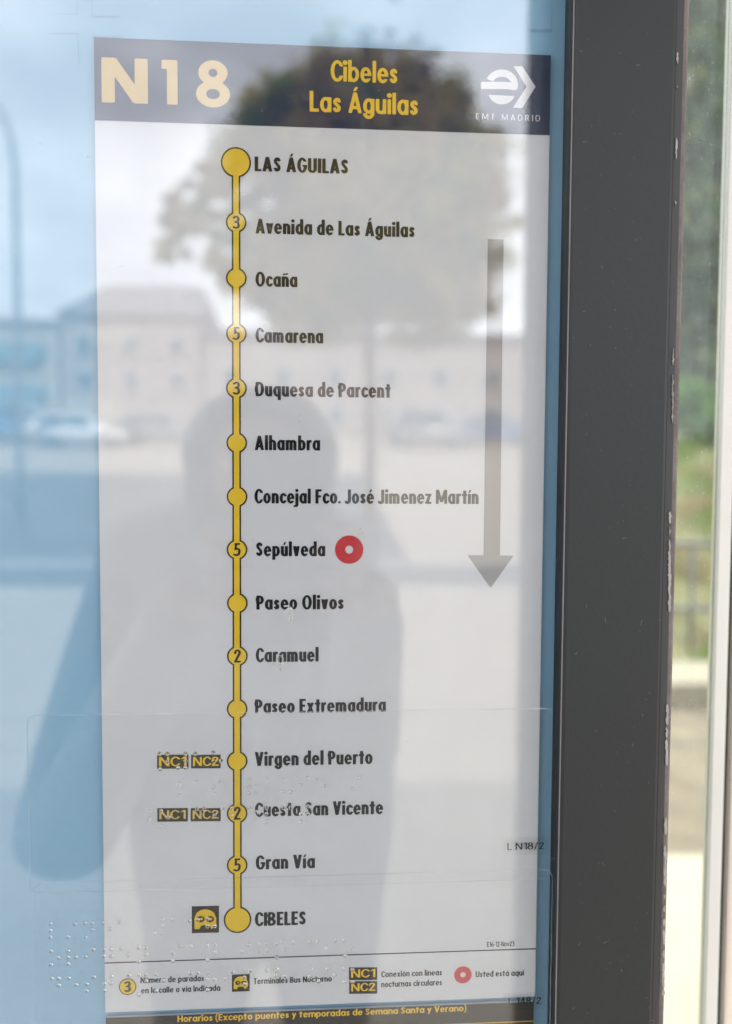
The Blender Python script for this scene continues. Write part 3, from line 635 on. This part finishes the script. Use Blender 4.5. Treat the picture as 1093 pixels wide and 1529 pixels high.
# the street tree mirrored behind the title
TY = -11.0
def L_(px, py, rpx, Y=TY, fy=1., dz=1.):
    p = mat_(px, py, Y); s = (2*abs(YG)+abs(Y)-.28+.0)/1150
    s = (abs(Y)+abs(CAM.y))/1150
    return ((p.x,p.y,p.z), (rpx*s, rpx*s*fy, rpx*s*dz))
tb = mat_(553, 800, TY)
tree('leafy street tree mirrored in the glass behind the destination title', (tb.x, TY, 0), (tb.x-.1, TY, mat_(545,330,TY).z),
     [L_(520,190,100), L_(440,215,85,fy=1.2), L_(610,175,88), L_(660,260,88), L_(385,250,65), L_(560,330,140,dz=.9), L_(700,340,70,dz=1.2), L_(330,300,55,dz=.8), L_(265,320,42,dz=.9), L_(250,380,26,dz=.6), L_(640,430,95,dz=.8), L_(470,430,95,dz=.8), L_(375,395,62,dz=.9), L_(300,255,28), L_(285,350,30)],
     .10, 60000, .075, [M['leafa'],mat('brown_green_leaf', (.20,.15,.06), .6, var=.4, vscale=.7),M['leafc']], 5)
# trees beyond the bank, seen through the dirty glass
def bt(px, py, Y, r, dz=1): p = at(px, py, Y); return ((p.x,Y,p.z), (r,r,r*dz))
g1 = at(1000,640,17); 
tree('dark leafy tree beyond the bank, filling the left side of the dirty glass', (g1.x, 17, 2.4), (g1.x, 17, 7), [bt(985,560,17,1.1,1.2),bt(1000,380,17,1.3,1.2),bt(1008,150,17,1.0,1.8),bt(1040,470,17,.8),bt(1000,20,17,1.0,1),bt(1062,20,17.5,.7,1.1),bt(1070,300,17.5,.9,1.2),bt(1045,250,18.5,.9,1.2),bt(1050,170,17.5,.55,1.2)], .16, 52000, .09, [M['leafd'],M['leafb'],M['leafe']], 8)
g2 = at(1130,640,19)
tree('olive tree beyond the bank on the right, its branches reaching behind the pale profile', (g2.x, 19, 2.6), (g2.x, 19, 7), [bt(1090,520,19,1.0,1.2),bt(1095,360,19,1.05,1.1),bt(1060,410,18,.6,.9),bt(1100,120,19,.85,1.6),bt(1110,600,19,1.2)], .16, 52000, .09, [M['leafd'],M['leafe'],M['leafb']], 9)
for i,(px,py,Y,r,lab) in enumerate([(1030,610,14,.55,'bright green shrub at the top of the grassy bank'),(1078,632,13,.5,'low shrub on the bank beside the pale profile')]):
    p = at(px,py,Y); t = thing('shrub', lab, 'shrub', (p.x, Y, p.z-r)); 
    vs, fs = join([tube([(p.x,Y,p.z-r-.5),(p.x+.1*q,Y,p.z)], [.03,.01], 6) for q in (-1,0,1)]); obj('stem', vs, fs, M['bark'], t)
    leaf_crown('foliage', [((p.x,Y,p.z),(r*1.3,r,r))], 3500, .05, [M['leafc'],M['leafb']], t, 20+i, .3)
# grass tufts on the bank
V, F, mi = [], [], []; rg = random.Random(4)
def bankz(y):
    P = [(4.95,.04),(6,.10),(7.5,.45),(10,1.25),(13,2.0),(18,2.6)]
    for (a,za),(b,zb_) in zip(P,P[1:]):
        if y <= b: return za+(zb_-za)*(y-a)/(b-a)
    return 2.6
for i in range(16000):
    y = 5.0+9*rg.random()**1.3; xm = at(1040,764,y).x; x = xm+rg.uniform(-1.6,1.6)
    if noise.noise(Vector((x*1.3,y*.9,0))) < -.12 and rg.random() < .75: continue
    z = bankz(y)+noise.noise(Vector((x*.35,y*.35,3)))*.18; h_ = rg.uniform(.05,.16); a = rg.uniform(0,6.3); dx,dy = math.cos(a)*.012, math.sin(a)*.012; lx,ly = rg.uniform(-.06,.06), rg.uniform(-.06,.06); k = len(V)
    V += [(x-dx,y-dy,z-.02),(x+dx,y+dy,z-.02),(x+lx,y+ly,z+h_)]; F.append([k,k+1,k+2]); mi.append(0 if noise.noise(Vector((x*.9,y*.7,9))) > -.1 else 1)
me = bpy.data.meshes.new('grass'); me.from_pydata(V, [], F); me.materials.append(M['blade']); me.materials.append(M['blade2']); me.polygons.foreach_set('material_index', mi)
gr = bpy.data.objects.new('grass', me); C.objects.link(gr); tag(gr, 'patchy green and straw coloured grass on the bank behind the shelter', 'grass', kind='stuff')
# railing on the bank
FY = 5.6
fence = thing('railing', 'grey metal railing with two rails on the bank behind the dirty glass', 'railing', (at(1040,764,FY).x, FY, .04))
zr1, zr2 = at(1040,812,FY).z, at(1040,908,FY).z; xc0 = at(1040,764,FY).x
for z in (zr1, zr2):
    vs, fs = tube([(xc0-4,FY,z),(xc0+4,FY,z)], [.024,.024], 8); obj('rail', vs, fs, M['rail'], fence, smooth=True)
for kx in range(-8, 9):
    x = at(1033,860,FY).x+kx*.45; zlow = zr2 if kx%2 else .0
    vs, fs = tube([(x,FY+.001,.0),(x,FY+.001,zr1+.02)], [.019]*2, 8); obj('baluster', vs, fs, M['rail'], fence, smooth=True)
    vs, fs = cube_sph((x,FY,zr1), (.026,.026,.026), 8, 6); obj('collar', vs, fs, M['rail'], fence, smooth=True)

# ================================================================= THE SQUARE IN FRONT (mirrored in the glass)
def win(parent, x0_, x1_, z0, z1, y, fm=None):
    f = boxo('window', (x0_,y-.02,z0, x1_,y+.10,z1), fm or M['wframe'], parent)
    boxo('pane', (x0_+.10,y+.06,z0+.10, x1_-.10,y+.13,z1-.10), M['wglass'], f)
def groundz(y):
    P = [(-12.4,0),(-14,.12),(-20,.80),(-30,1.95),(-45,3.65)]
    for (a,za),(b,zb_) in zip(P,P[1:]):
        if y >= b: return za+(zb_-za)*(y-a)/(b-a)
    return 3.9
BY = -58.0
def bpx(x, y): return mat_(x, y, BY)
# a pitched-roof block
xl, xr = bpx(92,500).x, bpx(300,500).x; ze = bpx(120,470).z; zp = bpx(200,412).z; zg = 4.0
bA = thing('apartment_block', 'pinkish block with a grey pitched roof and cream bands, mirrored left of the line diagram', 'building', ((xl+xr)/2, BY-6, zg))
boxo('wall', (xl, BY-12, zg-.5, xr, BY, ze), M['facade'], bA)
obj('roof', [(xl-.5,BY+.5,ze+.01),(xr+.5,BY+.5,ze+.01),(xr+.5,BY-12.5,ze+.01),(xl-.5,BY-12.5,ze+.01),(xl+2.6,BY-3,zp),(xr-.4,BY-3,zp),(xr-.4,BY-9,zp),(xl+2.6,BY-9,zp)], [[3,2,1,0],[0,1,5,4],[1,2,6,5],[2,3,7,6],[3,0,4,7],[4,5,6,7]], M['roof'], bA)
boxo('band', (xl-.02, BY, zg+.2, xl+4.2, BY+.15, zg+3.0), M['cream'], bA); boxo('band', (xl+1.5, BY, ze-2.2, xl+5.5, BY+.12, ze-1.0), M['cream'], bA)
nwx = 3
for i in range(nwx):
    for j in range(2):
        cx = xl+(xr-xl)*(i+.5)/nwx; cz = zg+3.6+j*2.6
        if cz+1.2 < ze: win(bA, cx-.55, cx+.55, cz, cz+1.3, BY+.15)
xl2, xr2 = bpx(-140,500).x, bpx(88,500).x; ze2 = bpx(50,487).z
bB = thing('low_block', 'low pale grey block with teal awnings mirrored at the far left behind the lamp post', 'building', ((xl2+xr2)/2, BY-6, zg))
boxo('wall', (xl2, BY-12, zg-.5, xr2-.05, BY, ze2), M['cream'], bB)
boxo('roof', (xl2-.3, BY-12.3, ze2+.01, xr2-.1, BY+.3, ze2+.5), M['roof'], bB)
for z in (0, 1):
    za = bpx(30, 515+z*62).z; boxo('awning', (xl2+.5, BY+.02, za-1.2, xr2-1.0, BY+.9, za), M['awn'], bB)
for i in range(0):
    cx = xl2+(xr2-xl2)*(i+.5)/7; win(bB, cx-.6, cx+.6, bpx(30,572).z+.1, bpx(30,540).z-.1, BY+.06)
xl3, xr3 = bpx(305,500).x, bpx(1000,500).x; ze3 = bpx(450,505).z
bC = thing('long_block', 'long low pink and grey block mirrored behind the tree and the viewer', 'building', ((xl3+xr3)/2, BY-6, zg))
boxo('wall', (xl3, BY-12, zg-.5, xr3, BY, ze3), M['facade'], bC); boxo('roof', (xl3-.3, BY-12.3, ze3+.01, xr3+.3, BY+.4, ze3+.5), M['roof'], bC)
for i in range(9):
    for j in range(2):
        cx = xl3+(xr3-xl3)*(i+.5)/9; cz = zg+1.2+j*2.8
        if cz+1.5 < ze3: win(bC, cx-.6, cx+.6, cz, cz+1.4, BY+.06)

def car_mesh(x, y, z, paint, label, van=0):
    """side-on car, nose towards +x"""
    t = thing('parked_car', label, 'car', (x,y,z), 'cars parked across the square')
    Ls, Wd = 4.1, 1.75; hb = .82+.15*van; ht = 1.45+.4*van
    prof = [(-2.12,.38),(-2.15,.75),(-2.05,hb),(-1.45-.5*van,ht-.04),(-.9,ht),(.35,ht-.01),(.55+.3*van,ht-.08),(1.25+.15*van,hb+.02),(1.95,hb-.12),(2.14,.62),(2.12,.36),(1.7,.30),(-1.7,.30)]
    n = len(prof); V = []
    for s in (1,-1):
        for px_,pz in prof:
            ins = 0 if pz <= hb+.03 else (pz-hb)*.28
            V.append((x+px_, y+s*(Wd/2-ins), z+pz))
    F = [list(range(n))[::-1], list(range(n,2*n))]+[[i,(i+1)%n,n+(i+1)%n,n+i] for i in range(n)]
    bm = bmesh.new(); bv = [bm.verts.new(Vector(v)-t.location) for v in V]; [bm.faces.new([bv[i] for i in f]) for f in F]
    bmesh.ops.recalc_face_normals(bm, faces=bm.faces[:]); bmesh.ops.bevel(bm, geom=bm.edges[:], offset=.05, segments=2, affect='EDGES')
    me = bpy.data.meshes.new('body'); bm.to_mesh(me); bm.free(); [setattr(p,'use_smooth',True) for p in me.polygons]; mesh_obj('body', me, paint, t)
    for s in (1,-1):
        yy = lambda zz: y+s*(Wd/2-(zz-hb)*.28+.012)
        for q in ([(-1.7,hb+.06),(-1.38,ht-.12),(-.45,ht-.10),(-.45,hb+.06)], [(-.37,hb+.06),(-.37,ht-.10),(.42,ht-.12),(1.0,hb+.06)]):
            vs = [(x+a, yy(b), z+b) for a,b in q]; obj('side_window', vs, [[0,1,2,3]], M['wglass'], t)
        for wx in (-1.32, 1.34):
            vs, fs = tube([(x+wx, y+s*(Wd/2+.01), z+.32),(x+wx, y+s*(Wd/2-.2), z+.32)], [.32,.32], 20); wh = obj('wheel', vs, fs, M['tyre'], t)
            vs, fs = tube([(x+wx, y+s*(Wd/2+.025), z+.32),(x+wx, y+s*(Wd/2-.1), z+.32)], [.2,.2], 16); obj('rim', vs, fs, M['rim'], wh)
        boxo('headlight', (x+2.0, y+s*.62-.15, z+.60, x+2.17, y+s*.62+.15, z+.74), M['lamp'], t, bev=.02)
        boxo('tail_light', (x-2.19, y+s*.66-.12, z+.66, x-2.05, y+s*.66+.12, z+.84), M['tail'], t, bev=.02)
    return t
for i,(px,Y,pt,lab,van) in enumerate([(118,-36,'carw','white parked car catching the light, mirrored at the left edge of the white sheet',0),(-20,-38,'carb','blue parked car mirrored at the far left beside the lamp post',0),(30,-41,'carg','grey parked van mirrored behind the lamp post',1),
        (240,-38,'carg','grey parked car mirrored just left of the viewer',0),(640,-37,'carg','grey parked van mirrored right of the tree trunk',1),(740,-39,'carb','blue parked car mirrored near the arrow',0)]):
    p = mat_(px, 640, Y); car_mesh(p.x, Y, groundz(Y)+.02, M[pt], lab, van)
# lamp post
LY = -15.
lp = mat_(30, 700, LY); zl = groundz(LY); zt1 = mat_(30,250,LY).z; zt2 = mat_(5,118,LY).z
lamp = thing('street_lamp', 'slim grey street lamp with a curved arm mirrored at the far left of the glass', 'street lamp', (lp.x, LY, zl))
pts = [(lp.x,LY,zl-.1),(lp.x,LY,zl+1.2),(lp.x,LY,zt1)]+[(lp.x-1.1*(1-math.cos(R(a))), LY, zt1+(zt2-zt1)*math.sin(R(a))) for a in (20,40,60,80,90)]
vs, fs = tube(pts, [.09,.075,.055,.05,.045,.04,.04,.04], 12); obj('pole', vs, fs, M['pole'], lamp, smooth=True)
vs, fs = cube_sph((lp.x-1.4,LY,zt2), (.38,.15,.08), 14, 8); obj('lamp_head', vs, fs, M['pole'], lamp, smooth=True)
vs, fs = tube([(lp.x,LY,zl),(lp.x,LY,zl+.35)], [.14,.13], 12); obj('base_sleeve', vs, fs, M['pole'], lamp)

# ================================================================= THE PERSON TAKING THE PHOTOGRAPH
PX, PY = mat_(392, 760, -.93).x, -.93
HZ = mat_(400, 590, -.90).z           # top of the head
def skin_obj(name, pts, edges, rads, m, parent, sub=2):
    me = bpy.data.meshes.new(name); me.from_pydata([tuple(Vector(p)-wloc(parent)) for p in pts], edges, []); me.update()
    o = bpy.data.objects.new(name, me); C.objects.link(o); o.parent = parent; me.materials.append(m)
    sk = o.modifiers.new('skin', 'SKIN'); sk.use_smooth_shade = True
    for i,r in enumerate(rads):
        v = me.skin_vertices[0].data[i]; v.radius = r if isinstance(r, tuple) else (r,r); v.use_root = (i == 0)
    sm = o.modifiers.new('sub', 'SUBSURF'); sm.levels = sub; sm.render_levels = sub
    return o
per = thing('person', 'person in a grey jacket with dark hair holding up a phone, mirrored in the glass', 'person', (PX, PY, 0))
sh = HZ-.21                        # shoulder height
PH = Vector((CAM.x-.028, CAM.y-.014, CAM.z-.052))   # phone centre
pelv = Vector((PX,PY-.02,sh-.52))
J = [pelv, pelv+Vector((0,0,.16)), (PX,PY,sh-.16), (PX,PY,sh-.02), (PX,PY+.01,sh+.06), (PX,PY+.025,sh+.12)]
J += [(PX+(.115 if s>0 else -.18),PY,sh-.04) for s in (1,-1)]
E_l = [(PX+.15,PY+.10,sh-.33),(PX-.285,PY+.12,sh-.46)]; W_l = [(PH.x+.075,PH.y-.09,PH.z-.06),(PH.x-.085,PH.y-.09,PH.z-.06)]
J += E_l+W_l
J += [(PX+s*.095,PY-.02,sh-.60) for s in (1,-1)]+[(PX+s*.105,PY+.01,.50) for s in (1,-1)]+[(PX+s*.11,PY-.03,.09) for s in (1,-1)]+[(PX+s*.13,PY+.13,.05) for s in (1,-1)]
ed = [(0,1),(1,2),(2,3),(3,4),(4,5),(3,6),(3,7),(6,8),(7,9),(8,10),(9,11),(0,12),(0,13),(12,14),(13,15),(14,16),(15,17),(16,18),(17,19)]
ra = [(.25,.15),(.235,.14),(.20,.13),(.13,.10),.06,.055,.085,.09,.06,.075,.032,.034,.125,.125,.058,.058,.042,.042,.035,.035]
body = skin_obj('body', J, ed, ra, M['shirt'], per)
# head with face
hc = Vector((PX, PY+.05, HZ-.115))
vs, fs = cube_sph(hc, (.076,.098,.115), 28, 20)
vs = [v.copy() for v in vs]
for v in vs:
    d = v-hc
    if d.z < 0: v.x = hc.x+d.x*(1-.35*(d.z/-.115)**2); 
    if d.z < -.03 and d.y > 0: v.y += .012
    if d.y > .06: v.y = hc.y+.06+(d.y-.06)*.75
hd = obj('head', vs, fs, M['skin'], per, smooth=True)
for s in (1,-1):
    a, b = cube_sph(hc+Vector((s*.030,.083,.008)), (.014,.008,.008), 10, 8); obj('eye', a, b, M['eyew'], hd, smooth=True)
    a, b = cube_sph(hc+Vector((s*.030,.0905,.008)), (.006,.003,.006), 10, 6); obj('iris', a, b, M['hair'], hd, smooth=True)
    a, b = cube_sph(hc+Vector((s*.079,-.005,-.01)), (.010,.018,.032), 10, 8); obj('ear', a, b, M['skin'], hd, smooth=True)
    a, b = cube_sph(hc+Vector((s*.030,.088,.028)), (.018,.005,.004), 10, 6); obj('eyebrow', a, b, M['hair'], hd, smooth=True)
a, b = cube_sph(hc+Vector((0,.098,-.018)), (.013,.016,.026), 12, 10); obj('nose', a, b, M['skin'], hd, smooth=True)
a, b = cube_sph(hc+Vector((0,.088,-.058)), (.024,.008,.007), 12, 8); obj('mouth', a, b, M['lip'], hd, smooth=True)
a, b = cube_sph(hc+Vector((0,-.018,.022)), (.118,.105,.108), 28, 18); a = [Vector((v.x,v.y,v.z-(.07 if v.z < hc.z else 0))) for v in a]; a = [v if not (v.y > hc.y+.055 and v.z < hc.z+.07) else Vector((v.x, hc.y+.055, v.z)) for v in a]
hh = obj('hair', a, b, M['hair'], hd, smooth=True)
# phone
ph = thing('phone', 'black phone held upright in both hands by the mirrored person', 'phone', PH)
MR = Matrix.Rotation(EUL.z, 3, 'Z') @ Matrix.Rotation(EUL.x-math.pi/2, 3, 'X')
vs, fs = box(-.038,-.0045,-.08, .038,.0045,.08, bev=.004); obj('phone_body', [PH+MR@v for v in vs], fs, M['phone'], ph)
vs, fs = box(.004,.0047,.03, .032,.0062,.072, bev=.0006); obj('camera_plate', [PH+MR@v for v in vs], fs, M['frame'], ph)
for zz in (.042,.060):
    vs, fs = tube([(.018,.0063,zz),(.018,.0078,zz)], [.007,.007], 20); obj('lens', [PH+MR@Vector(v) for v in vs], fs, M['lensm'], ph)
# hands: palm and five fingers each, closed on the phone's sides
for s in (1,-1):
    wr = Vector(W_l[0] if s > 0 else W_l[1]); side = PH+Vector((s*.043,-.012,-.03))
    pts = [wr, wr.lerp(side,.55)+Vector((s*.012,0,-.004)), side+Vector((s*.010,-.008,0))]; edg = [(0,1),(1,2)]; rad = [.028,(.030,.018),(.034,.015)]
    palm = skin_obj('hand', pts, edg, rad, M['skin'], per)
    for q in range(4):
        z = .034-.019*q; l = [.9,1,.95,.78][q]
        p0 = side+Vector((s*.010,-.012,z)); p1 = side+Vector((s*.012,.014*l,z+.003)); p2 = side+Vector((s*.002,.0235,z+.006)); p3 = side+Vector((-s*.020*l,.0245,z+.009))
        skin_obj('finger', [p0,p1,p2,p3], [(0,1),(1,2),(2,3)], [.0095,.0088,.0080,.0065], M['skin'], palm, 1)
    p0 = side+Vector((s*.008,-.016,-.02)); p1 = side+Vector((s*.0,-.013,.005)); p2 = side+Vector((-s*.016,-.006,.030))
    skin_obj('thumb', [p0,p1,p2], [(0,1),(1,2)], [.012,.0105,.0085], M['skin'], palm, 1)
for s in (1,-1):
    vs, fs = cube_sph((PX+s*.125,PY+.06,.045), (.052,.14,.045), 14, 8); obj('shoe', vs, fs, M['shoe'], per, smooth=True)
